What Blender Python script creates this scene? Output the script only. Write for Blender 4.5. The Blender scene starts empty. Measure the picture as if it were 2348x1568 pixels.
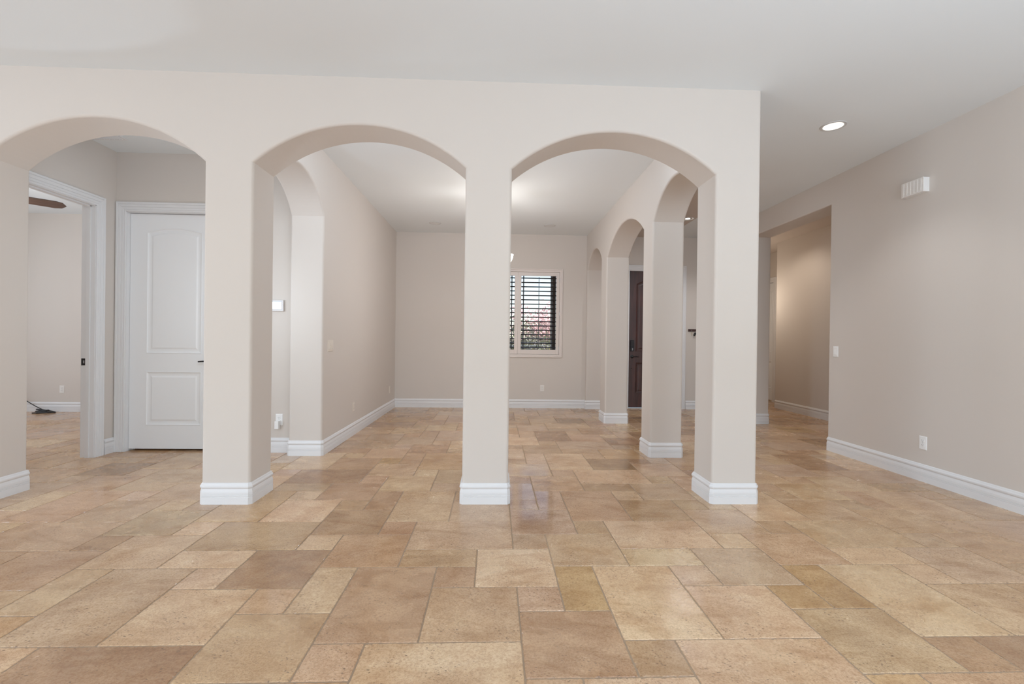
import bpy, bmesh, math, random
from mathutils import Vector, Matrix
random.seed(7)
C = bpy.context.scene.collection
PI = math.pi
H = 3.05                       # ceiling height
D, T = 3.375, 0.32             # arcade wall front plane and thickness
B = 8.186                      # far wall
XL, XR, XRR = -1.725, 1.612, 3.75
XW, YH = -3.864, 4.90          # little hall: left wall, end wall
HDX_ = 5.68
XH = 5.203                     # right hall wall

# ------------------------------------------------------------------ materials
def srgb(r, g, b):
    f = lambda c: (c/255/12.92) if c/255 <= 0.04045 else ((c/255+0.055)/1.055)**2.4
    return (f(r), f(g), f(b), 1)

def mat(name, col, rough=0.5, bump=0.0, bscale=200, var=0.0, vscale=3, metallic=0, emit=None, estr=0, spec=0.5, coat=0):
    m = bpy.data.materials.new(name); m.use_nodes = True
    nt = m.node_tree; N = nt.nodes; L = nt.links
    p = N['Principled BSDF']
    p.inputs['Base Color'].default_value = col
    p.inputs['Roughness'].default_value = rough
    p.inputs['Metallic'].default_value = metallic
    p.inputs['Specular IOR Level'].default_value = spec
    p.inputs['Coat Weight'].default_value = coat
    tc = N.new('ShaderNodeTexCoord')
    if var:
        n = N.new('ShaderNodeTexNoise'); n.inputs['Scale'].default_value = vscale; n.inputs['Detail'].default_value = 5
        L.new(tc.outputs['Object'], n.inputs['Vector'])
        mx = N.new('ShaderNodeMix'); mx.data_type = 'RGBA'
        mx.inputs['A'].default_value = tuple(c*(1-var) for c in col[:3])+(1,)
        mx.inputs['B'].default_value = tuple(min(1, c*(1+var)) for c in col[:3])+(1,)
        L.new(n.outputs['Fac'], mx.inputs['Factor']); L.new(mx.outputs['Result'], p.inputs['Base Color'])
    if bump:
        n2 = N.new('ShaderNodeTexNoise'); n2.inputs['Scale'].default_value = bscale; n2.inputs['Detail'].default_value = 3
        L.new(tc.outputs['Object'], n2.inputs['Vector'])
        b = N.new('ShaderNodeBump'); b.inputs['Strength'].default_value = bump; b.inputs['Distance'].default_value = 0.002
        L.new(n2.outputs['Fac'], b.inputs['Height']); L.new(b.outputs['Normal'], p.inputs['Normal'])
    if emit:
        p.inputs['Emission Color'].default_value = emit; p.inputs['Emission Strength'].default_value = estr
    return m

M = {}
M['wall'] = mat('wall_paint', srgb(204, 195, 186), 0.75, 0.12, 260, 0.015, 1.5, spec=0.25)
M['ceil'] = mat('ceiling_paint', srgb(224, 228, 229), 0.85, 0.12, 220, 0.01, 1.0, spec=0.2)
M['trim'] = mat('trim_paint', srgb(220, 219, 219), 0.48, 0.03, 60, 0.01, 3)
M['door'] = mat('door_paint', srgb(232, 233, 234), 0.36, 0.03, 60, 0.01, 3)
M['shutter'] = mat('shutter_paint', srgb(216, 204, 196), 0.4, 0.02, 60, 0.01, 3)
M['louver'] = mat('dark_louver', srgb(26, 22, 26), 0.35, 0.02, 60, 0.1, 3)
M['plastic'] = mat('white_plastic', srgb(226, 221, 215), 0.35, 0.01, 40, 0.01, 9)
M['plastic_b'] = mat('bright_plastic', srgb(236, 235, 233), 0.3, 0.01, 40, 0.01, 9)
M['beige_plastic'] = mat('beige_plastic', srgb(216, 205, 192), 0.35, 0.01, 40, 0.01, 9)
M['hole'] = mat('dark_slot', srgb(60, 55, 50), 0.6, 0, 0, 0.05, 9)
M['black'] = mat('black_metal', srgb(22, 20, 24), 0.32, 0.05, 90, 0.15, 20, metallic=0.4)
M['rubber'] = mat('black_rubber', srgb(20, 17, 17), 0.55, 0.05, 90, 0.15, 20)
M['steel'] = mat('brushed_steel', srgb(170, 170, 172), 0.3, 0.02, 90, 0.05, 20, metallic=0.9)
M['screen'] = mat('lit_screen', srgb(235, 242, 245), 0.2, 0, 0, 0.01, 9, emit=srgb(244, 249, 252), estr=0.9)
M['screenline'] = mat('screen_line', srgb(205, 218, 214), 0.3, 0, 0, 0.01, 9, emit=srgb(205, 220, 214), estr=0.6)
M['lamp'] = mat('lamp_glow', srgb(255, 252, 245), 0.4, 0, 0, 0.01, 9, emit=srgb(255, 250, 240), estr=5)
M['reflector'] = mat('lamp_reflector', srgb(250, 248, 240), 0.3, 0, 0, 0.01, 9, emit=srgb(255, 251, 240), estr=0.8)
M['shade'] = mat('frosted_glass_shade', srgb(255, 250, 240), 0.3, 0, 0, 0.01, 9, emit=srgb(255, 247, 235), estr=3)
M['bulb_off'] = mat('unlit_lens', srgb(214, 214, 212), 0.4, 0, 0, 0.01, 9)
M['lightring'] = mat('lamp_trim_ring', srgb(196, 196, 195), 0.4, 0, 0, 0.01, 9)
M['bronze'] = mat('dark_bronze', srgb(38, 24, 18), 0.35, 0.05, 60, 0.2, 10, metallic=0.6)
M['windowframe'] = mat('bronze_window_frame', srgb(28, 25, 36), 0.4, 0.02, 60, 0.1, 10)
M['stucco'] = mat('shaded_reveal_stucco', srgb(52, 38, 34), 0.85, 0.5, 90, 0.15, 8)  # dark tone carries the shade of the outer window reveal
M['stucco_far'] = mat('pale_stucco', srgb(170, 160, 145), 0.85, 0.5, 90, 0.06, 4)
M['gravel'] = mat('desert_gravel', srgb(140, 118, 86), 0.9, 0.9, 60, 0.25, 30)
M['bark'] = mat('bark', srgb(88, 68, 48), 0.9, 0.8, 60, 0.2, 20)
M['leaf'] = mat('green_leaf', srgb(74, 90, 40), 0.55, 0.1, 30, 0.45, 6)
M['leaf2'] = mat('yellow_green_leaf', srgb(140, 134, 58), 0.55, 0.1, 30, 0.4, 6)
M['petal'] = mat('pink_blossom', srgb(232, 176, 172), 0.6, 0.1, 30, 0.3, 9)
M['keybrass'] = mat('pale_brass', srgb(196, 182, 150), 0.35, 0.02, 60, 0.1, 10, metallic=0.7)
M['threshold'] = mat('aluminium_threshold', srgb(200, 196, 194), 0.35, 0.02, 60, 0.05, 10, metallic=0.5)

def wood(name, c1, c2, rough=0.3, axis='Z', sc=1.0, spec=0.5):
    m = bpy.data.materials.new(name); m.use_nodes = True
    nt = m.node_tree; N = nt.nodes; L = nt.links; p = N['Principled BSDF']
    tc = N.new('ShaderNodeTexCoord'); mp = N.new('ShaderNodeMapping')
    s = {'X': (2, 30, 30), 'Y': (30, 2, 30), 'Z': (30, 30, 2)}[axis]
    mp.inputs['Scale'].default_value = tuple(a*sc for a in s)
    n = N.new('ShaderNodeTexNoise'); n.inputs['Scale'].default_value = 1.4; n.inputs['Detail'].default_value = 8; n.inputs['Distortion'].default_value = 0.8
    r = N.new('ShaderNodeValToRGB'); r.color_ramp.elements[0].position = 0.3; r.color_ramp.elements[1].position = 0.7
    r.color_ramp.elements[0].color = c1; r.color_ramp.elements[1].color = c2
    L.new(tc.outputs['Object'], mp.inputs['Vector']); L.new(mp.outputs['Vector'], n.inputs['Vector'])
    L.new(n.outputs['Fac'], r.inputs['Fac']); L.new(r.outputs['Color'], p.inputs['Base Color'])
    p.inputs['Roughness'].default_value = rough; p.inputs['Specular IOR Level'].default_value = spec
    b = N.new('ShaderNodeBump'); b.inputs['Strength'].default_value = 0.15; b.inputs['Distance'].default_value = 0.001
    L.new(n.outputs['Fac'], b.inputs['Height']); L.new(b.outputs['Normal'], p.inputs['Normal'])
    return m
M['darkwood'] = wood('mahogany_stain', srgb(38, 17, 15), srgb(66, 33, 29), 0.35)
M['fanwood'] = wood('walnut_blade', srgb(62, 44, 36), srgb(88, 66, 56), 0.4, 'X')
M['rackwood'] = wood('dark_rack_wood', srgb(40, 14, 12), srgb(58, 24, 18), 0.4, 'X')

# glass
g = bpy.data.materials.new('window_glass'); g.use_nodes = True
N = g.node_tree.nodes; L = g.node_tree.links; N.remove(N['Principled BSDF'])
tr = N.new('ShaderNodeBsdfTransparent'); gl = N.new('ShaderNodeBsdfGlossy'); gl.inputs['Roughness'].default_value = 0.02
fr = N.new('ShaderNodeFresnel'); fr.inputs['IOR'].default_value = 1.35; mx = N.new('ShaderNodeMixShader')
L.new(fr.outputs['Fac'], mx.inputs['Fac']); L.new(tr.outputs['BSDF'], mx.inputs[1]); L.new(gl.outputs['BSDF'], mx.inputs[2])
L.new(mx.outputs['Shader'], N['Material Output'].inputs['Surface'])
M['glass'] = g

# travertine: per-tile colour attribute + noise in tile space
def travertine():
    m = bpy.data.materials.new('travertine'); m.use_nodes = True
    nt = m.node_tree; N = nt.nodes; L = nt.links; p = N['Principled BSDF']
    tc = N.new('ShaderNodeTexCoord')
    at = N.new('ShaderNodeAttribute'); at.attribute_name = 'tone'
    sd = N.new('ShaderNodeAttribute'); sd.attribute_name = 'seed'
    ofs = N.new('ShaderNodeVectorMath'); ofs.operation = 'MULTIPLY_ADD'
    ofs.inputs[1].default_value = (40, 40, 40)
    L.new(sd.outputs['Color'], ofs.inputs[0]); L.new(tc.outputs['Object'], ofs.inputs[2])
    def noise(scale, det, dist=0, vec=None, rough=0.6):
        n = N.new('ShaderNodeTexNoise'); n.inputs['Scale'].default_value = scale
        n.inputs['Detail'].default_value = det; n.inputs['Distortion'].default_value = dist; n.inputs['Roughness'].default_value = rough
        L.new(vec or ofs.outputs['Vector'], n.inputs['Vector']); return n.outputs['Fac']
    def mapr(f, a, b, c=0.0, d=1.0):
        r = N.new('ShaderNodeMapRange'); r.inputs['From Min'].default_value = a; r.inputs['From Max'].default_value = b
        r.inputs['To Min'].default_value = c; r.inputs['To Max'].default_value = d
        L.new(f, r.inputs['Value']); return r.outputs['Result']
    def mul(a, b):
        q = N.new('ShaderNodeMath'); q.operation = 'MULTIPLY'
        for k, v in ((0, a), (1, b)):
            if isinstance(v, (int, float)): q.inputs[k].default_value = v
            else: L.new(v, q.inputs[k])
        return q.outputs[0]
    def mix(fac, a, b, mode='MIX'):
        q = N.new('ShaderNodeMix'); q.data_type = 'RGBA'; q.blend_type = mode
        if isinstance(fac, (int, float)): q.inputs['Factor'].default_value = fac
        else: L.new(fac, q.inputs['Factor'])
        for k, v in (('A', a), ('B', b)):
            if isinstance(v, tuple): q.inputs[k].default_value = v
            else: L.new(v, q.inputs[k])
        return q.outputs['Result']
    # stretched vector for the bands, direction by seed
    rot = N.new('ShaderNodeVectorRotate'); rot.rotation_type = 'Z_AXIS'
    ang = mapr(sd.outputs['Fac'], 0, 1, -0.7, 0.7)
    L.new(ofs.outputs['Vector'], rot.inputs['Vector']); L.new(ang, rot.inputs['Angle'])
    st = N.new('ShaderNodeMapping'); st.inputs['Scale'].default_value = (1.0, 3.2, 1)
    L.new(rot.outputs['Vector'], st.inputs['Vector'])
    band = noise(2.6, 6, 1.2, st.outputs['Vector'], 0.62)
    cloud = noise(5.0, 6, 0.6, None, 0.6)
    fine = noise(38, 4, 0.3, None, 0.7)
    col = mix(mapr(band, 0.50, 0.74), at.outputs['Color'], (0.74, 0.67, 0.60, 1), 'MULTIPLY')
    col = mix(mul(mapr(cloud, 0.42, 0.66), 0.40), col, (1.0, 0.98, 0.95, 1), 'SOFT_LIGHT')
    col = mix(mul(mapr(band, 0.40, 0.22), 0.20), col, (0.62, 0.50, 0.38, 1), 'MIX')
    grain = noise(110, 3, 0.2, None, 0.75)
    col = mix(mapr(grain, 0.44, 0.62, 0, 0.8), col, (0.74, 0.67, 0.60, 1), 'MULTIPLY')
    tint = noise(1.7, 3, 0.4)
    col = mix(mapr(tint, 0.35, 0.65, 0, 0.5), col, (1.0, 0.93, 0.84, 1), 'MULTIPLY')
    col = mix(mapr(fine, 0.40, 0.75, 0, 0.45), col, (0.72, 0.66, 0.60, 1), 'MULTIPLY')
    # pores : small elongated pits
    pm = N.new('ShaderNodeMapping'); pm.inputs['Scale'].default_value = (1, 2.0, 1)
    L.new(rot.outputs['Vector'], pm.inputs['Vector'])
    vo = N.new('ShaderNodeTexVoronoi'); vo.inputs['Scale'].default_value = 48
    wob = N.new('ShaderNodeVectorMath'); wob.operation = 'MULTIPLY_ADD'
    nw = N.new('ShaderNodeTexNoise'); nw.inputs['Scale'].default_value = 25
    L.new(pm.outputs['Vector'], nw.inputs['Vector']); L.new(nw.outputs['Color'], wob.inputs[0])
    wob.inputs[1].default_value = (0.03, 0.03, 0); L.new(pm.outputs['Vector'], wob.inputs[2])
    L.new(wob.outputs['Vector'], vo.inputs['Vector'])
    dens = noise(7, 4)
    pore = mul(mapr(vo.outputs['Distance'], 0.25, 0.15), mapr(dens, 0.49, 0.56))
    col = mix(mul(pore, 0.85), col, (0.17, 0.105, 0.065, 1))
    # small pin holes and squiggly veins
    v2 = N.new('ShaderNodeTexVoronoi'); v2.inputs['Scale'].default_value = 120; L.new(wob.outputs['Vector'], v2.inputs['Vector'])
    dens2 = noise(4.2, 5)
    pin = mul(mapr(v2.outputs['Distance'], 0.24, 0.16), mapr(dens2, 0.44, 0.56))
    col = mix(mul(pin, 0.75), col, (0.20, 0.125, 0.08, 1))
    sq = noise(26, 3, 0.9, None, 0.6); dd = N.new('ShaderNodeMath'); dd.operation = 'SUBTRACT'; L.new(sq, dd.inputs[0]); dd.inputs[1].default_value = 0.5
    ab = N.new('ShaderNodeMath'); ab.operation = 'ABSOLUTE'; L.new(dd.outputs[0], ab.inputs[0])
    squig = mul(mapr(ab.outputs[0], 0.009, 0.002), mapr(noise(6.5, 4), 0.54, 0.60))
    col = mix(mul(squig, 0.6), col, (0.24, 0.15, 0.095, 1))
    blot = noise(3.3, 5, 0.5)
    col = mix(mapr(blot, 0.48, 0.68, 0, 0.8), col, (0.78, 0.68, 0.57, 1), 'MULTIPLY')
    L.new(col, p.inputs['Base Color'])
    L.new(mul(mapr(cloud, 0.3, 0.7, 0.17, 0.30), sd.outputs['Alpha']), p.inputs['Roughness'])
    p.inputs['Specular IOR Level'].default_value = 0.5
    b = N.new('ShaderNodeBump'); b.inputs['Strength'].default_value = 0.22; b.inputs['Distance'].default_value = 0.0008
    h = N.new('ShaderNodeMath'); h.operation = 'SUBTRACT'
    L.new(mapr(cloud, 0.2, 0.8, 0, 0.5), h.inputs[0]); L.new(pore, h.inputs[1])
    L.new(h.outputs[0], b.inputs['Height']); L.new(b.outputs['Normal'], p.inputs['Normal'])
    return m
M['travertine'] = travertine()
M['grout'] = mat('grout', srgb(158, 132, 108), 0.8, 0.6, 150, 0.42, 0.55)
for n_ in M['grout'].node_tree.nodes:
    if n_.type == 'MIX': n_.inputs['A'].default_value = srgb(96, 70, 50); n_.inputs['B'].default_value = srgb(186, 160, 130)

# ------------------------------------------------------------------ helpers
def link(name, bm, m, parent=None, loc=None, smooth=False):
    bmesh.ops.recalc_face_normals(bm, faces=bm.faces)
    me = bpy.data.meshes.new(name); bm.to_mesh(me); bm.free()
    for q in (m if isinstance(m, (list, tuple)) else [m]): me.materials.append(q)
    if smooth:
        me.polygons.foreach_set('use_smooth', [True]*len(me.polygons))
        me.set_sharp_from_angle(angle=math.radians(35))
    o = bpy.data.objects.new(name, me); C.objects.link(o)
    if parent: o.parent = parent
    if loc: o.location = loc
    return o
def box(bm, x0, x1, y0, y1, z0, z1, bev=0.0):
    r = bmesh.ops.create_cube(bm, size=1)
    for v in r['verts']:
        v.co = Vector((x0+(v.co.x+.5)*(x1-x0), y0+(v.co.y+.5)*(y1-y0), z0+(v.co.z+.5)*(z1-z0)))
    if bev:
        es = set(e for v in r['verts'] for e in v.link_edges)
        bmesh.ops.bevel(bm, geom=list(es), offset=bev, segments=2, affect='EDGES', profile=0.5)
def tube(bm, pts, r, n=10, cap=True, rads=None):
    pts = [Vector(p) for p in pts]; rings = []
    up = Vector((0, 0, 1))
    for i, p in enumerate(pts):
        t = (pts[min(i+1, len(pts)-1)]-pts[max(i-1, 0)]).normalized()
        a = t.cross(up if abs(t.z) < 0.95 else Vector((1, 0, 0))).normalized(); b = a.cross(t)
        rr = rads[i] if rads else r
        rings.append([bm.verts.new(p+a*rr*math.cos(2*PI*k/n)+b*rr*math.sin(2*PI*k/n)) for k in range(n)])
    for A, Q in zip(rings, rings[1:]):
        for k in range(n): bm.faces.new((A[k], A[(k+1) % n], Q[(k+1) % n], Q[k]))
    if cap:
        bm.faces.new(rings[0]); bm.faces.new(rings[-1][::-1])
def lathe(bm, prof, n=32, M4=None, cap=False):
    rings = []
    for r, z in prof:
        rings.append([bm.verts.new((M4 or Matrix()) @ Vector((r*math.cos(2*PI*k/n), r*math.sin(2*PI*k/n), z))) for k in range(n)])
    for A, Q in zip(rings, rings[1:]):
        for k in range(n): bm.faces.new((A[k], A[(k+1) % n], Q[(k+1) % n], Q[k]))
    if cap:
        bm.faces.new(rings[0]); bm.faces.new(rings[-1])
def struct(o, label=None):
    o['kind'] = 'structure'
    if label: o['label'] = label
    return o
def empty(name, loc=(0, 0, 0), rz=0):
    o = bpy.data.objects.new(name, None); C.objects.link(o); o.location = loc; o.rotation_euler = (0, 0, rz)
    o.empty_display_size = 0.05
    return o
def thing(name, label, cat, loc=(0, 0, 0), rz=0, group=None):
    o = empty(name, loc, rz); o['label'] = label; o['category'] = cat
    if group: o['group'] = group
    return o
def tag(o, label, cat, group=None):
    o['label'] = label; o['category'] = cat
    if group: o['group'] = group
    return o

def slab(name, outline, flags, plane, a, b, m, r=0.02, seg=5, parent=None):
    """wall from a 2-D outline (u,z) extruded a..b; edges whose two ends are flagged get a bullnose"""
    bm = bmesh.new()
    P = (lambda u, z, t: (u, t, z)) if plane == 'XZ' else (lambda u, z, t: (t, u, z))
    fa = [bm.verts.new(P(u, z, a)) for u, z in outline]; fb = [bm.verts.new(P(u, z, b)) for u, z in outline]
    n = len(outline); bm.faces.new(fa); bm.faces.new(fb[::-1])
    for i in range(n):
        j = (i+1) % n; bm.faces.new((fa[i], fb[i], fb[j], fa[j]))
    bmesh.ops.recalc_face_normals(bm, faces=bm.faces)
    es = []
    for ring in (fa, fb):
        for i in range(n):
            j = (i+1) % n
            if flags[i] and flags[j]:
                es.append(bm.edges.get((ring[i], ring[j])))
    if es and r: bmesh.ops.bevel(bm, geom=es, offset=r, segments=seg, affect='EDGES', profile=0.5, clamp_overlap=True)
    return struct(link(name, bm, m, parent))

def arch_pts(u0, u1, zs, zp, n=36):
    c = (u0+u1)/2; h = abs(u1-u0)/2; rise = zp-zs; R = (h*h+rise*rise)/(2*rise); cz = zp-R
    a0 = math.asin(h/R); s = 1 if u1 > u0 else -1
    return [(c+s*R*math.sin(-a0+2*a0*k/n), cz+R*math.cos(-a0+2*a0*k/n)) for k in range(n+1)]

def sweep(bm, path, prof, closed, f):
    """path 2-D, prof = (offset to the left of travel, height); f maps (u,v,h)->3-D"""
    n = len(path); P = [Vector(p) for p in path]; rings = []
    for i in range(n):
        a = P[i-1] if (i > 0 or closed) else None; c = P[(i+1) % n] if (i < n-1 or closed) else None
        d1 = (P[i]-a).normalized() if a is not None else (c-P[i]).normalized()
        d2 = (c-P[i]).normalized() if c is not None else d1
        n1 = Vector((-d1.y, d1.x)); n2 = Vector((-d2.y, d2.x)); mv = (n1+n2)
        mv = mv/ (1+n1.dot(n2))
        rings.append([bm.verts.new(f(P[i].x+mv.x*o, P[i].y+mv.y*o, h)) for o, h in prof])
    m = len(prof)
    rng = range(n) if closed else range(n-1)
    for i in rng:
        A, Q = rings[i], rings[(i+1) % n]
        for k in range(m-1): bm.faces.new((A[k], Q[k], Q[k+1], A[k+1]))
    if not closed:
        bm.faces.new(rings[0]); bm.faces.new(rings[-1])

BASE = [(-.012, 0), (.016, 0), (.016, .050), (.0135, .052), (.016, .054), (.016, .058), (.0135, .060), (.016, .062), (.016, .066), (.0135, .068),
        (.0158, .070), (.0152, .086), (.012, .100), (.0095, .108), (.0105, .112), (.0155, .117), (.017, .124), (.0165, .130), (.011, .138), (.008, .146), (.003, .151), (-.012, .151)]
def chamfer(path, closed, c=0.0117):
    out = []; n = len(path)
    for i, p in enumerate(path):
        p = Vector(p)
        if (i == 0 or i == n-1) and not closed: out.append(p); continue
        a = Vector(path[i-1]); b = Vector(path[(i+1) % n])
        d1 = (p-a).normalized(); d2 = (b-p).normalized()
        if d1.x*d2.y-d1.y*d2.x < -0.1:      # turning right = convex corner when the room is on the left
            out += [p-d1*c, p+d2*c]
        else: out.append(p)
    return out
def baseboard(name, path, closed=False, cham=True):
    bm = bmesh.new()
    sweep(bm, chamfer(path, closed) if cham else path, BASE, closed, lambda u, v, h: (u, v, h))
    return struct(link(name, bm, M['trim']))

# ------------------------------------------------------------------ floor
def make_floor():
    u = 0.2032
    pat = [(3,3,2,3),(4,1,3,2),(0,5,2,2),(5,3,2,2),(1,2,2,2),(2,0,2,2),(1,4,1,1),(5,5,1,1),(3,2,1,1),(1,1,1,1),(2,4,1,2),(4,0,2,1)]
    pal = {'L': (202,173,142), 'l': (193,163,132), 'm': (182,151,121), 'd': (169,137,107), 'D': (148,117,90),
           'g': (178,150,124), 'p': (182,154,132), 'o': (170,136,96), 'O': (184,150,112)}
    cols = {(-8,7):'D',(-2,7):'L',(4,7):'l',(-3,8):'m',(3,8):'d',(9,8):'D',(-5,8):'m',(1,8):'d',(7,8):'m',(-7,9):'l',(-1,9):'m',(5,9):'L',(11,9):'m',
      (-9,9):'m',(-5,10):'m',(-3,9):'d',(1,10):'p',(3,9):'L',(7,10):'o',(9,9):'L',(-10,10):'l',(-4,10):'l',(2,10):'o',(8,10):'o',(-7,11):'l',(-1,11):'d',
      (5,11):'l',(11,11):'l',(-12,11):'d',(-6,11):'D',(0,11):'L',(6,11):'g',(12,11):'g',(-8,12):'L',(-2,12):'d',(4,12):'L',(10,12):'l',(-10,12):'l',(-4,12):'d',
      (2,12):'l',(8,12):'m',(14,12):'m',(-11,13):'D',(-5,13):'l',(1,13):'p',(7,13):'l',(13,13):'g',(-14,13):'m',(-8,13):'d',(-2,13):'g',(4,13):'L',(10,13):'l',
      (16,13):'m',(-9,14):'L',(-3,14):'d',(3,14):'m',(9,14):'d',(15,14):'m',(-11,14):'g',(-5,14):'d',(1,14):'p',(7,14):'g',(13,14):'m',(-13,15):'g',(-7,15):'L',
      (-1,15):'g',(5,15):'d',(11,15):'m',(17,15):'m',(-15,15):'m',(-11,16):'l',(-9,15):'O',(-5,16):'d',(-3,15):'l',(1,16):'p',(3,15):'d',(7,16):'d',(9,15):'l',
      (13,16):'g',(15,15):'l',(-16,16):'L',(-10,16):'g',(-4,16):'d',(2,16):'p',(8,16):'l',(14,16):'m',(6,17):'g',(0,17):'p',(-6,17):'d',(-12,17):'g',(12,17):'l',
      (-14,18):'g',(-8,18):'d',(4,18):'d',(10,18):'m',(16,18):'d',(8,18):'l',(14,18):'l',(-10,18):'l',(-4,18):'l',(2,18):'l',(-16,18):'m',(3,21):'l',(4,19):'l',
      (5,20):'d',(-2,19):'m',(-5,19):'m',(9,20):'D',(-14,19):'g'}
    rnd = random.Random(11)
    bm = bmesh.new(); tone = bm.loops.layers.float_color.new('tone'); seed = bm.loops.layers.float_color.new('seed')
    gap = 0.0034
    def inside(x0, x1, y0, y1):
        if x1 < -8.0 or x0 > 6.8 or y1 < -4.9 or y0 > 10.8: return False
        return True
    for i in range(-42, 36):
        for j in range(-25, 54):
            for (a, b, w, h) in pat:
                if (i-a) % 6 or (j-b) % 6: continue
                x0, x1, y0, y1 = (i-.40)*u+gap, (i+w-.40)*u-gap, j*u+gap, (j+h)*u-gap
                if not inside(x0, x1, y0, y1): continue
                near = 1.2 < y0 < 5.3
                step = 0.0075 if near else (0.05 if y0 > 0 else 1)
                amp = 0.0048 if near else 0.0030
                pts = []
                corners = [(x0, y0), (x1, y0), (x1, y1), (x0, y1)]
                for k in range(4):
                    p, q = corners[k], corners[(k+1) % 4]
                    L_ = math.hypot(q[0]-p[0], q[1]-p[1]); nn = max(1, int(L_/step))
                    dx, dy = (q[0]-p[0])/L_, (q[1]-p[1])/L_
                    wav = rnd.random()*6; 
                    for s in range(nn):
                        t = (s+(rnd.uniform(-.3, .3) if s else 0))/nn
                        inw = rnd.random()**2.0*amp + (0.0007*(1+math.sin(wav+s*0.31)))
                        if s == 0: inw = 0.004 if near else 0.002
                        if near and rnd.random() < 0.025: inw += 0.005
                        X = p[0]+(q[0]-p[0])*t; Y = p[1]+(q[1]-p[1])*t
                        if s == 0:   # corner moves diagonally inward
                            ax, ay = (1 if k in (0, 3) else -1), (1 if k in (0, 1) else -1)
                            pts.append((X+ax*inw*.7, Y+ay*inw*.7, X, Y))
                        else:
                            pts.append((X-dy*inw, Y+dx*inw, X+dy*0.001, Y-dx*0.001))
                key = cols.get((i, j))
                if key is None: key = rnd.choice('LllmmmmddgpOD' if i > -30 else 'lmmdgg')
                base = pal[key]; base = tuple((v_*.82+m_*.18)*k_ for v_, m_, k_ in zip(base, (186, 156, 126), (1.055, 1.04, 1.01))); f = rnd.uniform(0.97, 1.04)
                c = srgb(*[min(255, v*f+rnd.uniform(-2, 2)) for v in base]); sdv = (rnd.random(), rnd.random(), rnd.random(), 0.35 if key == 'p' else rnd.uniform(.7, 1.2))
                tv = [bm.verts.new((p[0], p[1], 0)) for p in pts]
                lv = [bm.verts.new((p[2], p[3], -0.0035)) for p in pts]
                n = len(pts)
                fs = [bm.faces.new(tv)]
                for k in range(n): fs.append(bm.faces.new((lv[k], lv[(k+1) % n], tv[(k+1) % n], tv[k])))
                for fc in fs:
                    for lp in fc.loops: lp[tone] = c; lp[seed] = sdv
    v = [bm.verts.new(p) for p in ((-8.1, -5.0, -.0024), (6.9, -5.0, -.0024), (6.9, 10.9, -.0024), (-8.1, 10.9, -.0024))]
    fc = bm.faces.new(v); fc.material_index = 1
    v = [bm.verts.new(p) for p in ((-8.1, -5.0, -.15), (6.9, -5.0, -.15), (6.9, 10.9, -.15), (-8.1, 10.9, -.15))]
    fc = bm.faces.new(v); fc.material_index = 1
    me = bpy.data.meshes.new('floor'); bm.to_mesh(me); bm.free()
    me.materials.append(M['travertine']); me.materials.append(M['grout'])
    o = bpy.data.objects.new('floor', me); C.objects.link(o); struct(o)
make_floor()

# ------------------------------------------------------------------ ceiling
bm = bmesh.new(); box(bm, -8.1, 6.9, -5.0, 10.9, H, H+.12)
struct(link('ceiling', bm, M['ceil']))

M['ceil_beige'] = mat('beige_ceiling', srgb(196, 184, 174), 0.85, 0.12, 220, 0.01, 1.0, spec=0.2)  # thin beige layer under the main ceiling, over entry and right hall
bm = bmesh.new(); box(bm, XR+.2, 3.0, 5.55, B+.05, H-.003, H+.01); struct(link('ceiling_entry', bm, M['ceil_beige']))
bm = bmesh.new(); box(bm, XRR+.2, HDX_+.05, 3.85, 10.55, H-.003, H+.01); struct(link('ceiling_hall', bm, M['ceil_beige']))

# ------------------------------------------------------------------ arcade wall (front)
SP, PK = 2.425, 2.715
out = [(-8.0, 0)]; fl = [0]
for (u0, u1) in ((-3.55, -2.06), (-1.722, -0.222), (0.112, 1.615)):
    ap = arch_pts(u0, u1, SP, PK)
    out += [(u0, 0)]+ap+[(u1, 0)]; fl += [1]*(len(ap)+2)
out += [(1.95, 0), (1.95, H+.02), (-8.0, H+.02)]; fl += [1, 1, 0]
fl[-3] = 1
# right end of the wall: flag its vertical edges but not the floor edge
slab('wall_front', out, fl, 'XZ', D, D+T, M['wall'])

def side_wall(name, xa, xb, arches, y0, y1):
    o = [(y0, H+.02)]; f = [0]
    cur = y0
    for k, (a, b, zs, zp) in enumerate(arches):
        ap = arch_pts(a, b, zs, zp)
        if k == 0 and a <= y0+.05:
            o += ap+[(b, 0)]; f += [1]*(len(ap)+1)
        else:
            o += [(a, 0)]+ap+[(b, 0)]; f += [1]*(len(ap)+2)
    o += [(y1, 0), (y1, H+.02)]; f += [0, 0]
    return slab(name, o, f, 'YZ', xa, xb, M['wall'])
side_wall('wall_left', XL-.33, XL, [(D+T-.01, 4.763, 2.41, 2.715)], D+T-.03, B+.05)
side_wall('wall_right', XR, XR+.33, [(D+T-.01, 4.735, 2.42, 2.70), (5.035, 6.70, 2.405, 2.70), (7.03, 8.115, 2.43, 2.69)], D+T-.03, B+.05)

# far wall, window and front door openings (cut as a comb: door reaches the floor, window is a hole between pieces)
WX0, WX1, WZ0, WZ1 = -0.33, 1.14, 0.945, 2.395
DX0, DX1, DZ1 = 2.385, 3.300, 2.447
bm = bmesh.new()
box(bm, XL-.33, WX0, B, B+.2, 0, H+.02); box(bm, WX1, DX0-.02, B, B+.2, 0, H+.02)
box(bm, WX0, WX1, B, B+.2, 0, WZ0); box(bm, WX0, WX1, B, B+.2, WZ1, H+.02)
box(bm, DX1+.02, XRR+.31, B, B+.2, 0, H+.02); box(bm, DX0-.02, DX1+.02, B, B+.2, DZ1+.02, H+.02)
struct(link('wall_back', bm, M['wall']))

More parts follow.
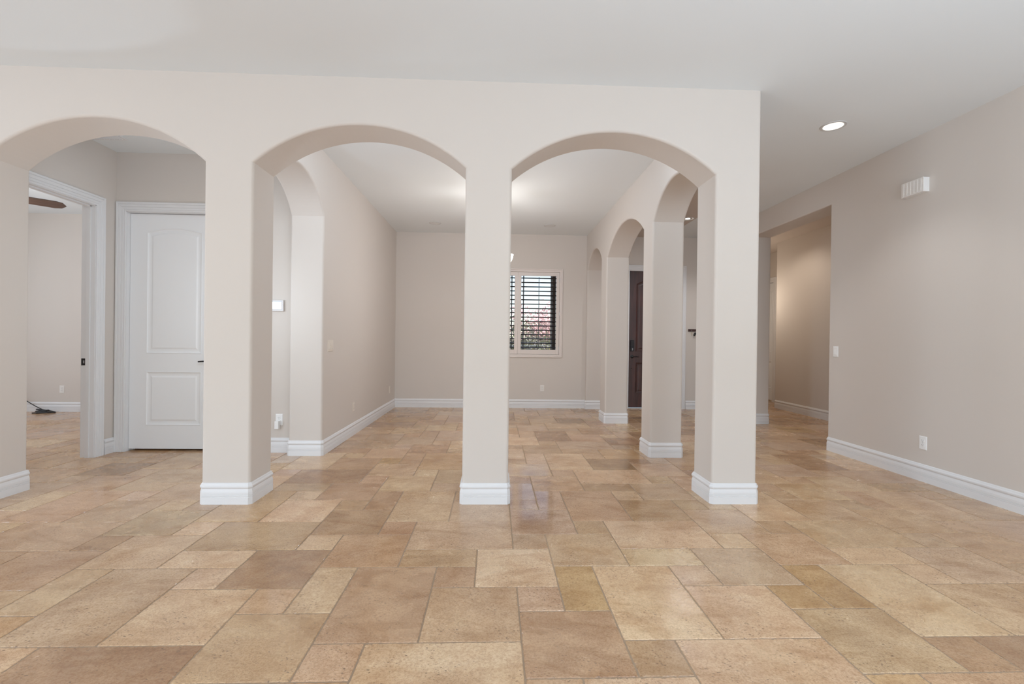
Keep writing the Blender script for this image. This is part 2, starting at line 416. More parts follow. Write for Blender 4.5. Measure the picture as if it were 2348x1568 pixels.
# right-hand living room wall with the wide cased opening
o = [(-4.9, 0), (5.09, 0), (5.09, 2.75), (6.735, 2.75), (6.735, 0), (10.7, 0), (10.7, H+.02), (-4.9, H+.02)]
slab('wall_east', o, [0, 1, 1, 1, 1, 0, 0, 0], 'YZ', XRR, XRR+.31, M['wall'], r=0.012, seg=3)
# hall on the right
bm = bmesh.new(); box(bm, XH, XH+.12, 3.9, 8.43, 0, H+.02); struct(link('wall_hall', bm, M['wall']))
bm = bmesh.new(); box(bm, XRR+.31, XH+.12, 3.78, 3.9, 0, H+.02); struct(link('wall_hall_near', bm, M['wall']))
bm = bmesh.new(); box(bm, XRR, 6.8, 10.5, 10.62, 0, H+.02); struct(link('wall_hall_end', bm, M['wall']))
HDX, HY0, HY1 = 5.68, 9.31, 10.12
bm = bmesh.new(); box(bm, HDX, HDX+.12, 8.3, HY0-.02, 0, H+.02); box(bm, HDX, HDX+.12, HY1+.02, 10.5, 0, H+.02)
box(bm, HDX, HDX+.12, HY0-.02, HY1+.02, 2.46, H+.02); box(bm, XH+.12, HDX, 8.3, 8.42, 0, H+.02)
struct(link('wall_hall_door', bm, M['wall']))
bm = bmesh.new(); box(bm, 6.2, 6.3, 8.9, 10.5, 0, 2.7); struct(link('wall_light_blocker', bm, M['wall']))  # unseen board added behind the hall door to stop light leaking under it

# little hall on the left with two doorways
DY0, DY1, DZ = 3.84, 4.655, 2.435
o = [(3.72, 0), (DY0-.02, 0), (DY0-.02, DZ+.02), (DY1+.02, DZ+.02), (DY1+.02, 0), (7.6, 0), (7.6, H+.02), (3.72, H+.02)]
o[0] = (3.66, 0); o[-1] = (3.66, H+.02)
slab('wall_west', o, [0]*8, 'YZ', XW-.12, XW, M['wall'], r=0)
CX0, CX1, CZ = -3.755, -2.860, 2.445
bm = bmesh.new(); box(bm, XW-.01, CX0-.02, YH, YH+.12, 0, H+.02); box(bm, CX1+.02, XL-.32, YH, YH+.12, 0, H+.02); box(bm, CX0-.02, CX1+.02, YH, YH+.12, CZ+.02, H+.02)
struct(link('wall_hall_left', bm, M['wall']))
# bedroom shell
bm = bmesh.new(); box(bm, -8.1, XW-.11, 7.445, 7.56, 0, H+.02); struct(link('wall_bedroom_far', bm, M['wall']))
bm = bmesh.new(); box(bm, -8.1, -8.0, D, 7.5, 0, H+.02); struct(link('wall_bedroom_left', bm, M['wall']))
# living room shell behind the camera, rear wall with two tall openings
bm = bmesh.new(); box(bm, -6.6, -6.5, -4.9, D+.02, 0, H+.02); struct(link('wall_living_left', bm, M['wall']))
bm = bmesh.new()
for x0, x1 in ((-6.6, -5.2), (-1.2, -0.6), (3.0, 3.9)): box(bm, x0, x1, -4.9, -4.78, 0, H+.02)
for x0, x1 in ((-5.2, -1.2), (-0.6, 3.0)):
    box(bm, x0, x1, -4.9, -4.78, 2.6, H+.02); box(bm, x0, x1, -4.9, -4.78, 0, 0.15)
struct(link('wall_rear', bm, M['wall']))

# ------------------------------------------------------------------ baseboards (room on the left of travel)
w = T
baseboard('baseboard_front_left', [(-3.55, D+T), (-3.55, D), (-6.5, D)][::1], cham=True)
def pillar_base(name, x0, x1, y0, y1): baseboard(name, [(x0, y0), (x0, y1), (x1, y1), (x1, y0)], closed=True)
# clockwise seen from above keeps the room on the left
pillar_base('baseboard_pillar_left', -2.055, -1.722, D, D+T)
pillar_base('baseboard_pillar_middle', -0.222, 0.112, D, D+T)
pillar_base('baseboard_pillar_right', 1.615, 1.95, D, D+T)
pillar_base('baseboard_pillar_dining', XR, XR+.33, 4.735, 5.035)
pillar_base('baseboard_pillar_entry', XR, XR+.33, 6.70, 7.03)
baseboard('baseboard_dining', [(DX0-.115, B), (XR+.33, B), (XR+.33, 8.115), (XR, 8.115), (XR, B), (XL, B), (XL, 4.763), (XL-.33, 4.763), (XL-.33, YH), (CX1+.115, YH)])
baseboard('baseboard_west', [(CX0-.1095, YH), (XW, YH), (XW, DY1+.115)][1:], cham=False)
baseboard('baseboard_east', [(XRR+.31, 5.09), (XRR, 5.09), (XRR, -4.78)][::-1][::1][::-1] and [(XRR, -4.78), (XRR, 5.09), (XRR+.31, 5.09)])
baseboard('baseboard_entry', [(XRR+.31, 10.5), (XRR+.31, 6.735), (XRR, 6.735), (XRR, B), (DX1+.115, B)])
baseboard('baseboard_hall', [(XH, 3.9), (XH, 8.43), (XH+.12, 8.43)])
baseboard('baseboard_bedroom', [(XW-.12, DY1+.12), (XW-.12, 7.445), (-8.0, 7.445), (-8.0, 3.8)], cham=False)

# ------------------------------------------------------------------ casings
CAS = [(0, -.002), (0, .010), (.004, .012), (.016, .012), (.019, .009), (.022, .013), (.040, .014), (.043, .010), (.046, .015), (.068, .018), (.072, .014), (.075, .020), (.090, .021), (.094, .018), (.095, -.002)]
def casing(name, u0, u1, z1, f, off=.006, z0=0, closed=False):
    bm = bmesh.new()
    pth = [(u0-off, z0), (u0-off, z1+off), (u1+off, z1+off), (u1+off, z0)]
    if closed: pth = [(u0-off, z0-off), (u0-off, z1+off), (u1+off, z1+off), (u1+off, z0-off)]
    sweep(bm, pth, CAS, closed, f)
    return bm
def jamb(bm, kind, u0, u1, z1, t0, t1, stop):
    # three boards lining the opening plus a stop strip at `stop`
    P = (lambda a, b, c, d, e, g: (a, b, c, d, e, g)) if kind == 'XZ' else (lambda a, b, c, d, e, g: (c, d, a, b, e, g))
    box(bm, *P(u0-.018, u0, t0, t1, 0, z1+.018)); box(bm, *P(u1, u1+.018, t0, t1, 0, z1+.018)); box(bm, *P(u0-.018, u1+.018, t0, t1, z1, z1+.018))
    a, b = stop
    box(bm, *P(u0-.001, u0+.010, a, b, 0, z1)); box(bm, *P(u1-.010, u1+.001, a, b, 0, z1)); box(bm, *P(u0, u1, a, b, z1-.010, z1+.001))

# bedroom doorway (trim_1)
bm = casing('c', DY0, DY1, DZ, lambda u, v, h: (XW+h, u, v)); jamb(bm, 'YZ', DY0, DY1, DZ, XW-.121, XW+.001, (XW-.075, XW-.040))
t1 = struct(link('trim_1', bm, M['trim']), 'white fluted casing around the bedroom doorway')
bm = bmesh.new()
box(bm, XW-.118, XW-.078, DY1-.003, DY1+.002, .892, .960)
box(bm, XW-.078, XW-.070, DY1-.006, DY1, .905, .947)
link('strike_plate', bm, M['black'], t1)
bm = bmesh.new(); box(bm, XW-.100, XW-.088, DY1-.0045, DY1-.002, .912, .940); link('latch_hole', bm, M['steel'], t1)
bm = casing('c', DY0, DY1, DZ, lambda u, v, h: (XW-.12-h, u, v)); link('casing', bm, M['trim'], t1)
# white hall door casing (trim_2)
bm = casing('c', CX0, CX1, CZ, lambda u, v, h: (u, YH-h, v)); jamb(bm, 'XZ', CX0, CX1, CZ, YH-.001, YH+.13, (YH+.092, YH+.12))
struct(link('trim_2', bm, M['trim']))
# front door casing
bm = casing('c', DX0, DX1, DZ1, lambda u, v, h: (u, B-h, v)); jamb(bm, 'XZ', DX0, DX1, DZ1, B-.001, B+.2, (B+.075, B+.10))
struct(link('trim_3', bm, M['trim']))
# right hall door casing
bm = casing('c', HY0, HY1, 2.44, lambda u, v, h: (HDX-h, u, v)); jamb(bm, 'YZ', HY0, HY1, 2.44, HDX-.001, HDX+.13, (HDX+.092, HDX+.12))
struct(link('trim_4', bm, M['trim']))

# ------------------------------------------------------------------ doors
def door(name, W, HH, m, loc, rz, st, up, lo, rise, planks=0, bottom=.012):
    """front face on local -y at y=0; up/lo = (z0,z1) of the panels"""
    root = struct(empty(name, loc, rz))
    th, rc = .044, .009
    bm = bmesh.new()
    box(bm, 0, W, rc, th, bottom, HH)
    box(bm, 0, st, 0, rc, bottom, HH); box(bm, W-st, W, 0, rc, bottom, HH)
    box(bm, st, W-st, 0, rc, bottom, lo[0]); box(bm, st, W-st, 0, rc, lo[1], up[0])
    ap = arch_pts(st, W-st, up[1], up[1]+rise, 20)
    ring = [(st, HH)]+ap+[(W-st, HH)]
    fa = [bm.verts.new((x, 0, z)) for x, z in ring]; fb = [bm.verts.new((x, rc, z)) for x, z in ring]
    bm.faces.new(fa); bm.faces.new(fb[::-1])
    for i in range(len(ring)):
        j = (i+1) % len(ring); bm.faces.new((fa[i], fb[i], fb[j], fa[j]))
    link('door_slab', bm, m, root)
    MOLD = [(0, -.0005), (.003, -.004), (.010, -.003), (.014, .004), (.024, .006), (.030, rc-.002), (.046, rc-.002), (.060, .002), (.064, .0015)]
    for k, (z0, z1, r) in enumerate(((up[0], up[1], rise), (lo[0], lo[1], 0))):
        bm = bmesh.new(); rings = []; na = 20; hw = (W-2*st)/2; cx = W/2
        if r: RR = (hw*hw+r*r)/(2*r); cz = z1+r-RR
        for o, y in MOLD:
            pts = [(cx-hw+o, z0+o)]
            for q in range(na+1):
                x = -(hw-o)+2*(hw-o)*q/na
                pts.append((cx+x, cz+math.sqrt(max(0, (RR-o)**2-x*x)) if r else z1-o))
            pts.append((cx+hw-o, z0+o))
            rings.append([bm.verts.new((x, y, z)) for x, z in pts])
        n = na+3
        for A_, Q_ in zip(rings, rings[1:]):
            for q in range(n): bm.faces.new((A_[q], A_[(q+1) % n], Q_[(q+1) % n], Q_[q]))
        bm.faces.new(rings[-1])
        if planks:
            x0, x1 = st+.075, W-st-.075
            for q in range(planks+1):
                x = x0+(x1-x0)*q/planks
                box(bm, x-.0015, x+.0015, .0005, .004, z0+.068, z1-.066)
        link('door_panel', bm, m, root)
    return root
def lever(parent, x, z, direction, m):
    bm = bmesh.new()
    R = Matrix.Translation((x, 0, z)) @ Matrix.Rotation(PI/2, 4, 'X')
    lathe(bm, [(0.001, 0), (.033, 0), (.033, .006), (.026, .011), (.012, .014), (.012, .045), (.001, .046)], 24, R)
    tube(bm, [(x, -.042, z), (x+direction*.03, -.046, z+.002), (x+direction*.07, -.045, z), (x+direction*.115, -.041, z-.004)], .009, 10, True, [.011, .010, .008, .007])
    return link('lever_handle', bm, m, parent, smooth=True)

d1 = door('door_1', DX1-DX0-.006, 2.443, M['darkwood'], (DX0+.003, B+.030, 0), 0, .128, (1.015, 2.215), (.272, .822), .10, bottom=.022)
lever(d1, .062, .925, 1, M['black'])
bm = bmesh.new()     # keypad deadbolt, rounded shield
pr = [(-.034, -.09), (-.028, -.103), (.028, -.103), (.034, -.09), (.037, .02), (.034, .095), (.026, .104), (-.026, .104), (-.034, .095), (-.037, .02)]
fa = [bm.verts.new((.062+a, 0, 1.119+c)) for a, c in pr]; fb = [bm.verts.new((.062+a*.9, -.028, 1.119+c*.96)) for a, c in pr]
bm.faces.new(fa); bm.faces.new(fb)
for i in range(len(pr)): bm.faces.new((fa[i], fa[(i+1) % len(pr)], fb[(i+1) % len(pr)], fb[i]))
dbl = link('deadbolt_keypad', bm, M['black'], d1)
bm = bmesh.new()
for r_ in range(4):
    for c_ in range(2): box(bm, .062-.018+c_*.020, .062-.002+c_*.020, -.0305, -.027, 1.125+r_*.018, 1.137+r_*.018, .001)
link('keypad_buttons', bm, M['rubber'], dbl)
bm = bmesh.new(); lathe(bm, [(.001, -.028), (.016, -.028), (.014, -.036), (.001, -.036)], 16, Matrix.Translation((.062, 0, 1.055)) @ Matrix.Rotation(-PI/2, 4, 'X') @ Matrix.Scale(1, 4)); 
bm.free()
bm = bmesh.new(); box(bm, .056, .068, -.046, -.026, 1.035, 1.075, .003); link('thumb_turn', bm, M['steel'], dbl)
bm = bmesh.new(); lathe(bm, [(.001, 0), (.012, 0), (.010, .006), (.004, .007), (.001, .007)], 16, Matrix.Translation((.058, 0, .712)) @ Matrix.Rotation(PI/2, 4, 'X')); link('door_bolt', bm, M['bronze'], d1, smooth=True)
bm = bmesh.new(); box(bm, DX0, DX1, B-.005, B+.15, 0.0, .016, .003); struct(link('trim_threshold', bm, M['threshold']))

d2 = door('door_2', CX1-CX0-.006, 2.440, M['door'], (CX0+.003, YH+.045, 0), 0, .165, (1.005, 2.252), (.262, .82), .050, planks=0, bottom=.022)
lever(d2, CX1-CX0-.003-.062, .93, -1, M['black'])
bm = bmesh.new(); box(bm, XW-.02, XL-.3, YH+.35, YH+.40, 0, 2.6); struct(link('wall_closet', bm, M['wall']))
# right hall door, faces -X : rotate so local x runs towards -Y
d3 = door('door_3', HY1-HY0-.006, 2.435, M['door'], (HDX+.045, HY1-.003, 0), -PI/2, .11, (1.005, 2.25), (.262, .82), .055, planks=7, bottom=.022)

# ------------------------------------------------------------------ window + shutters
win = struct(empty('window_1', ((WX0+WX1)/2, B+.1, WZ0)))
def wl(name, bm, m, parent=win):   # geometry in world coordinates under a moved parent
    o = link(name, bm, m, parent); o.matrix_parent_inverse = Matrix.Translation(-Vector(parent.location)) if parent else Matrix(); return o
WC = [(0, -.002), (0, .012), (.006, .014), (.030, .014), (.033, .011), (.037, .018), (.050, .020), (.053, .017), (.053, -.002)]
bm = bmesh.new(); sweep(bm, [(WX0, WZ0), (WX0, WZ1), (WX1, WZ1), (WX1, WZ0)], WC, True, lambda u, v, h: (u, B-h, v)); wl('casing', bm, M['shutter'])
bm = bmesh.new()
ya, yb = B+.12, B+.16
box(bm, WX0-.001, WX0+.05, ya, yb, WZ0, WZ1); box(bm, WX1-.05, WX1+.001, ya, yb, WZ0, WZ1)
box(bm, WX0, WX1, ya, yb, WZ0, WZ0+.045); box(bm, WX0, WX1, ya, yb, WZ1-.045, WZ1)
for x in (.510, .30): box(bm, x-.010, x+.010, ya, yb, WZ0+.04, WZ1-.04)
wl('sash', bm, M['windowframe'])
bm = bmesh.new(); box(bm, WX0+.04, WX1-.04, B+.138, B+.142, WZ0+.04, WZ1-.04); wl('pane', bm, M['glass'])
def shutter(x0, x1, label, hinge_side):
    t = thing('plantation_shutter', label, 'shutter', ((x0+x1)/2, B, WZ0+.001), 0, 'shutter panels in the dining room window')
    inv = Matrix.Translation(-Vector(t.location))
    y0, y1 = B-.006, B+.024; s = .058
    z0, z1 = WZ0+.004, WZ1-.004
    def part(name, bm, m):
        o = link(name, bm, m, t); o.matrix_parent_inverse = inv; return o
    bm = bmesh.new()
    sL, sR = s, s
    box(bm, x0, x0+sL, y0, y1, z0, z1, .002); box(bm, x1-sR, x1, y0, y1, z0, z1, .002)
    part('stiles', bm, M['shutter'])
    bm = bmesh.new(); box(bm, x0+sL, x1-sR, y0, y1, z1-.065, z1, .002); part('top_rail', bm, M['shutter'])
    bm = bmesh.new(); box(bm, x0+sL, x1-sR, y0, y1, z0, z0+.078, .002); part('bottom_rail', bm, M['shutter'])
    for k in range(17):
        z = 1.066+k*.0762
        bm = bmesh.new(); n = 12
        ra, rb = [], []
        for q in range(n):
            a = 2*PI*q/n; yy = B+.009+.036*math.cos(a); zz = z+.0100*math.sin(a)
            ra.append(bm.verts.new((x0+sL, yy, zz))); rb.append(bm.verts.new((x1-sR, yy, zz)))
        bm.faces.new(ra); bm.faces.new(rb)
        for q in range(n): bm.faces.new((ra[q], ra[(q+1) % n], rb[(q+1) % n], rb[q]))
        part('louver', bm, M['louver'])
    bm = bmesh.new(); box(bm, (x0+x1)/2-.006, (x0+x1)/2+.006, B-.034, B-.024, 1.05, 2.30, .001); part('tilt_rod', bm, M['louver'])
    hx = x1 if hinge_side > 0 else x0
    for z in (1.06, 1.66, 2.25):
        bm = bmesh.new(); box(bm, hx-.006, hx+.004, y0-.006, y0+.002, z-.03, z+.03, .001); part('hinge', bm, M['steel'])
shutter(0.405, 1.136, 'white framed shutter panel with dark louvers, hinged at the right side of the window', 1)
shutter(-0.326, 0.403, 'white framed shutter panel with dark louvers, half hidden behind the middle pillar', -1)

# ------------------------------------------------------------------ wall plates
def plate_bm(bm, w, h, d=.006):
    # bevelled plate, back on y=0, front towards -y
    A = [(-w/2, -h/2), (w/2, -h/2), (w/2, h/2), (-w/2, h/2)]
    r0 = [bm.verts.new((x, 0, z)) for x, z in A]; r1 = [bm.verts.new((x, -d*.5, z)) for x, z in A]
    r2 = [bm.verts.new((x*(1-.012/w), -d, z*(1-.012/h))) for x, z in A]
    for a, b in ((r0, r1), (r1, r2)):
        for k in range(4): bm.faces.new((a[k], a[(k+1) % 4], b[(k+1) % 4], b[k]))
    bm.faces.new(r2); bm.faces.new(r0[::-1])
def outlet(label, loc, rz, m, parent_plug=False):
    t = thing('wall_outlet', label, 'outlet', loc, rz, 'wall outlets')
    bm = bmesh.new(); plate_bm(bm, .072, .116); link('cover_plate', bm, m, t)
    for s in (1, -1):
        bm = bmesh.new()
        pr = [(-.017, -.010), (-.012, -.0145), (.012, -.0145), (.017, -.010), (.017, .010), (.012, .0145), (-.012, .0145), (-.017, .010)]
        fa = [bm.verts.new((a, -.005, s*.020+c)) for a, c in pr]; fb = [bm.verts.new((a, -.009, s*.020+c)) for a, c in pr]
        bm.faces.new(fb)
        for k in range(8): bm.faces.new((fa[k], fa[(k+1) % 8], fb[(k+1) % 8], fb[k]))
        rcp = link('receptacle', bm, m, t)
        bm = bmesh.new(); z = s*.020
        box(bm, -.0075, -.0055, -.0096, -.0085, z-.001, z+.008); box(bm, .0055, .0075, -.0096, -.0085, z+.000, z+.008); box(bm, -.002, .002, -.0096, -.0085, z-.009, z-.005)
        link('socket_slots', bm, M['hole'], rcp)
    bm = bmesh.new(); lathe(bm, [(.001, .0075), (.003, .0075), (.003, .005)], 10, Matrix.Rotation(PI/2, 4, 'X')); link('screw', bm, M['steel'], t)
    return t
outlet('white outlet low on the bedroom wall seen through the left doorway', (-6.653, 7.445, .345), 0, M['plastic'])
outlet('white outlet below the thermostat, with a small white charger in it', (-2.210, YH, .338), 0, M['plastic_b'])
outlet('pale outlet on the dining left wall, nearer the arched opening', (XL, 5.807, .344), PI/2, M['beige_plastic'])
outlet('pale outlet on the dining left wall, close to the far corner', (XL, 7.788, .347), PI/2, M['beige_plastic'])
outlet('white outlet on the far dining wall below the shuttered window', (.850, B, .350), 0, M['plastic'])
outlet('white outlet low on the right-hand wall above the baseboard', (XRR, 3.926, .336), -PI/2, M['plastic_b'])
# charger
t = thing('plug_in_charger', 'small white box charger plugged into the outlet under the thermostat', 'charger', (-2.216, YH-.0098, .298))
bm = bmesh.new(); box(bm, -.022, .018, -.040, -.001, -.052, .030, .004); link('charger_body', bm, M['plastic_b'], t)
bm = bmesh.new(); box(bm, -.008, -.006, -.001, .006, .012, .020); box(bm, .006, .008, -.001, .006, .012, .020); link('prongs', bm, M['steel'], t)
bm = bmesh.new(); tube(bm, [(.018, -.012, .025), (.026, -.010, .032), (.034, -.008, .018), (.038, -.006, -.006), (.036, -.006, -.022)], .002, 6); link('cord', bm, M['plastic_b'], t)

def switch(label, loc, rz, gangs, m):
    t = thing('light_switch', label, 'light switch', loc, rz)
    w = .072+.046*(gangs-1)
    bm = bmesh.new(); plate_bm(bm, w, .117); link('cover_plate', bm, m, t)
    for g_ in range(gangs):
        cx = (g_-(gangs-1)/2)*.046
        bm = bmesh.new(); box(bm, cx-.0185, cx+.0185, -.0068, -.004, -.035, .035); fr_ = link('rocker_frame', bm, M['plastic'] if gangs == 1 else m, t)
        bm = bmesh.new()
        v = [bm.verts.new(q) for q in ((cx-.0155, -.005, -.032), (cx+.0155, -.005, -.032), (cx+.0155, -.005, .032), (cx-.0155, -.005, .032),
                                      (cx-.0155, -.0125, -.032), (cx+.0155, -.0125, -.032), (cx+.0155, -.0072, .032), (cx-.0155, -.0072, .032))]
        for q in ((0, 1, 5, 4), (1, 2, 6, 5), (2, 3, 7, 6), (3, 0, 4, 7), (4, 5, 6, 7)): bm.faces.new([v[k] for k in q])
        link('rocker', bm, m, t)
    return t
switch('pale triple rocker switch on the dining left wall beside the arched opening', (XL, 4.972, 1.105), PI/2, 3, M['beige_plastic'])
switch('white single rocker switch on the right wall beside the hall opening', (XRR, 4.982, 1.106), -PI/2, 1, M['plastic_b'])

# thermostat
t = thing('thermostat', 'square grey-framed thermostat with a bright screen on the hall wall', 'thermostat', (-2.229, YH, 1.513))
bm = bmesh.new(); box(bm, -.064, .060, -.030, .003, -.058, .058, .004); link('housing', bm, mat('grey_plastic', srgb(206, 202, 200), .4, .01, 40, .01, 9), t)
bm = bmesh.new(); box(bm, -.052, .047, -.0318, -.028, -.041, .043); b_ = link('bezel', bm, mat('bezel_plastic', srgb(176, 176, 182), .4, .01, 40, .01, 9), t)
bm = bmesh.new(); box(bm, -.048, .043, -.0328, -.030, -.036, .037); sc_ = link('screen', bm, M['screen'], t)
bm = bmesh.new(); tube(bm, [(-.042, -.033, -.004), (-.028, -.033, .000), (-.014, -.033, -.005), (.000, -.033, -.001), (.012, -.033, .008), (.022, -.033, .014), (.034, -.033, .022)], .0012, 5)
tube(bm, [(.014, -.033, .010), (.016, -.033, -.006), (.030, -.033, -.016)], .001, 5); link('screen_drawing', bm, M['screenline'], sc_)

# door chime on the right wall : faces -X
t = thing('door_chime', 'white ribbed door chime box high on the right-hand wall', 'door chime', (XRR, 4.012, 2.585), -PI/2)
LW, HHh, DP = .215, .125, .058       # local x runs towards -Y
bm = bmesh.new(); box(bm, -LW/2, LW/2, -DP+.006, .003, -HHh/2, HHh/2, .004); link('housing', bm, M['plastic_b'], t)
bm = bmesh.new()
box(bm, -LW/2-.001, LW/2+.001, -DP, -DP+.008, -HHh/2-.001, HHh/2+.001, .002)
for k in range(6):
    x = -LW/2+.022+k*.034
    box(bm, x-.006, x+.006, -DP-.0035, -DP+.001, -HHh/2+.008, HHh/2-.008, .001)
for k in range(5):
    z = -HHh/2+.022+k*.020; box(bm, -LW/2+.01, LW/2-.01, -DP-.002, -DP+.001, z-.0025, z+.0025)
link('ribbed_cover', bm, M['plastic'], t)

# recessed lights
def recessed(label, x, y, on):
    t = thing('recessed_light', label, 'ceiling light', (x, y, H), 0, 'recessed ceiling lights')
    bm = bmesh.new(); lathe(bm, [(.076, .0), (.076, -.004), (.080, -.0065), (.096, -.005), (.099, 0)], 40); link('trim_ring', bm, M['lightring'], t, smooth=True)
    bm = bmesh.new(); lathe(bm, [(.077, -.0035), (.060, -.0018), (.052, -.0012)], 40); link('reflector', bm, M['reflector'] if on else M['bulb_off'], t, smooth=True)
    bm = bmesh.new(); lathe(bm, [(.053, -.0012), (.030, -.0035), (.001, -.004)], 40); link('lens', bm, M['lamp'] if on else M['bulb_off'], t, smooth=True)
recessed('lit recessed light in the living room ceiling near the right wall', 2.868, 3.88, True)
recessed('lit recessed light in the entry ceiling, glimpsed through the near side arch', 2.882, 6.909, True)
recessed('unlit recessed light in the dining ceiling left of the middle pillar', -.973, 7.519, False)
recessed('unlit recessed light in the dining ceiling right of the middle pillar', .871, 7.514, False)

# ceiling register in the little hall
t = thing('ceiling_vent', 'white louvered air vent in the small hall ceiling', 'vent', (-3.685, 4.44, H))
bm = bmesh.new()
for a in ((-.175, .175, -.15, -.125), (-.175, .175, .125, .15), (-.175, -.15, -.125, .125), (.15, .175, -.125, .125)): box(bm, *a, -.008, 0, .002)
link('frame', bm, M['trim'], t)
bm = bmesh.new()
for k in range(13):
    x = -.138+k*.023
    v = [bm.verts.new(q) for q in ((x+.009, -.125, -.001), (x-.006, -.125, -.010), (x-.006, .125, -.010), (x+.009, .125, -.001))]
    bm.faces.new(v)
link('louvers', bm, M['trim'], t)
bm = bmesh.new(); box(bm, -.15, .15, -.125, .125, -.0012, -.0002); link('backing', bm, mat('vent_backing', srgb(168, 160, 152), .7, .02, 40, .03, 9), t)

# chandelier
t = thing('chandelier', 'dark bronze chandelier with glowing frosted bowls behind the middle pillar', 'chandelier', (-.072, 5.94, H))
bm = bmesh.new(); lathe(bm, [(.001, -.035), (.03, -.033), (.062, -.012), (.066, 0), (.001, 0)], 28); link('canopy', bm, M['bronze'], t, smooth=True)
bm = bmesh.new(); tube(bm, [(0, 0, -.03), (0, 0, -.52)], .008, 10); link('stem', bm, M['bronze'], t)
bm = bmesh.new(); lathe(bm, [(.001, -.50), (.015, -.51), (.03, -.56), (.018, -.62), (.014, -.75), (.03, -.82), (.042, -.88), (.03, -.95), (.012, -.99), (.016, -1.01), (.001, -1.04)], 24); link('body', bm, M['bronze'], t, smooth=True)
for k in range(5):
    a = 2*PI*k/5+.0
    ca, sa = math.cos(a), math.sin(a); R0 = .222
    bm = bmesh.new(); tube(bm, [(ca*r, sa*r, z) for r, z in ((.02, -.88), (.08, -.97), (.15, -.995), (.20, -.975), (R0, -.93), (R0, -.885))], .008, 8)
    lathe(bm, [(.001, -.905), (.028, -.900), (.033, -.888), (.030, -.884), (.001, -.884)], 16, Matrix.Translation((ca*R0, sa*R0, 0)))
    arm = link('arm', bm, M['bronze'], t, smooth=True)
    bm = bmesh.new(); lathe(bm, [(.024, -.884), (.042, -.872), (.060, -.845), (.073, -.81), (.080, -.772), (.076, -.772), (.057, -.842), (.040, -.868), (.001, -.878)], 28, Matrix.Translation((ca*R0, sa*R0, 0)))
    link('glass_shade', bm, M['shade'], arm, smooth=True)
# ceiling fan
t = thing('ceiling_fan', 'brown wooden ceiling fan in the bedroom, one blade showing in the doorway', 'ceiling fan', (-5.76, 5.23, H), math.radians(46))
bm = bmesh.new(); lathe(bm, [(.001, -.05), (.05, -.045), (.075, -.01), (.075, 0)], 28); tube(bm, [(0, 0, -.04), (0, 0, -.17)], .012, 12); link('downrod', bm, M['bronze'], t, smooth=True)
bm = bmesh.new(); lathe(bm, [(.001, -.15), (.07, -.155), (.115, -.18), (.12, -.26), (.10, -.30), (.06, -.32), (.001, -.325)], 32); link('motor', bm, M['bronze'], t, smooth=True)
bm = bmesh.new(); lathe(bm, [(.001, -.42), (.05, -.415), (.10, -.38), (.115, -.33), (.001, -.325)], 32); link('light_bowl', bm, M['shade'], t, smooth=True)
for k in range(5):
    M4 = Matrix.Rotation(2*PI*k/5, 4, 'Z') @ Matrix.Translation((0, 0, -.315)) @ Matrix.Rotation(math.radians(-20), 4, 'X')
    bm = bmesh.new()
    prf = [(.20, -.055), (.30, -.068), (.74, -.074), (.80, -.056), (.835, 0), (.80, .056), (.74, .074), (.30, .068), (.20, .055)]
    fa = [bm.verts.new(M4 @ Vector((x, y, .004))) for x, y in prf]; fb = [bm.verts.new(M4 @ Vector((x, y, -.006))) for x, y in prf]
    bm.faces.new(fa); bm.faces.new(fb[::-1])
    for i in range(len(prf)):
        j = (i+1) % len(prf); bm.faces.new((fa[i], fb[i], fb[j], fa[j]))
    bl = link('blade', bm, M['fanwood'], t)
    bm = bmesh.new(); v = []
    for x, y in ((.09, -.015), (.28, -.035), (.28, .035), (.09, .015)): v.append((x, y))
    fa = [bm.verts.new(M4 @ Vector((x, y, -.006))) for x, y in v]; fb = [bm.verts.new(M4 @ Vector((x, y, -.014))) for x, y in v]
    bm.faces.new(fa); bm.faces.new(fb[::-1])
    for i in range(4): bm.faces.new((fa[i], fb[i], fb[(i+1) % 4], fa[(i+1) % 4]))
    link('blade_bracket', bm, M['bronze'], bl)

# key rack on the entry wall with keys
t = thing('key_rack', 'dark wooden key rack on the entry wall beside the front door', 'key rack', (3.575, B, 1.404))
bm = bmesh.new(); box(bm, -.128, .128, -.016, 0, -.021, .021, .002); link('rail', bm, M['rackwood'], t)
for x in (-.075, .010, .09):
    bm = bmesh.new(); tube(bm, [(x, -.014, .004), (x, -.026, .002), (x, -.034, -.010), (x, -.030, -.024), (x, -.024, -.026)], .0026, 6); link('hook', bm, M['steel'], t)
t = thing('car_key', 'black car key fob hanging by its metal blade from the rack', 'key', (3.585, B-.030, 1.378))
bm = bmesh.new()
Rk = Matrix.Translation((-.028, 0, -.042)) @ Matrix.Rotation(math.radians(28), 4, 'Y')
prf = [(-.010, -.034), (.010, -.034), (.018, -.015), (.019, .015), (.011, .032), (-.011, .032), (-.019, .015), (-.018, -.015)]
fa = [bm.verts.new(Rk @ Vector((x, -.006, z))) for x, z in prf]; fb = [bm.verts.new(Rk @ Vector((x, .006, z))) for x, z in prf]
bm.faces.new(fa); bm.faces.new(fb[::-1])
for i in range(8): bm.faces.new((fa[i], fb[i], fb[(i+1) % 8], fa[(i+1) % 8]))
link('fob', bm, M['rubber'], t)
bm = bmesh.new(); tube(bm, [Rk @ Vector((0, 0, -.034)), Rk @ Vector((.001, 0, -.072))], .003, 6); link('blade', bm, M['steel'], t)
bm = bmesh.new(); tube(bm, [(.012*math.cos(q*PI/6), 0, -.004+.012*math.sin(q*PI/6)) for q in range(13)], .0014, 6); link('key_ring', bm, M['steel'], t)
t = thing('house_key', 'small pale key hanging at the left end of the key rack', 'key', (3.500, B-.030, 1.372))
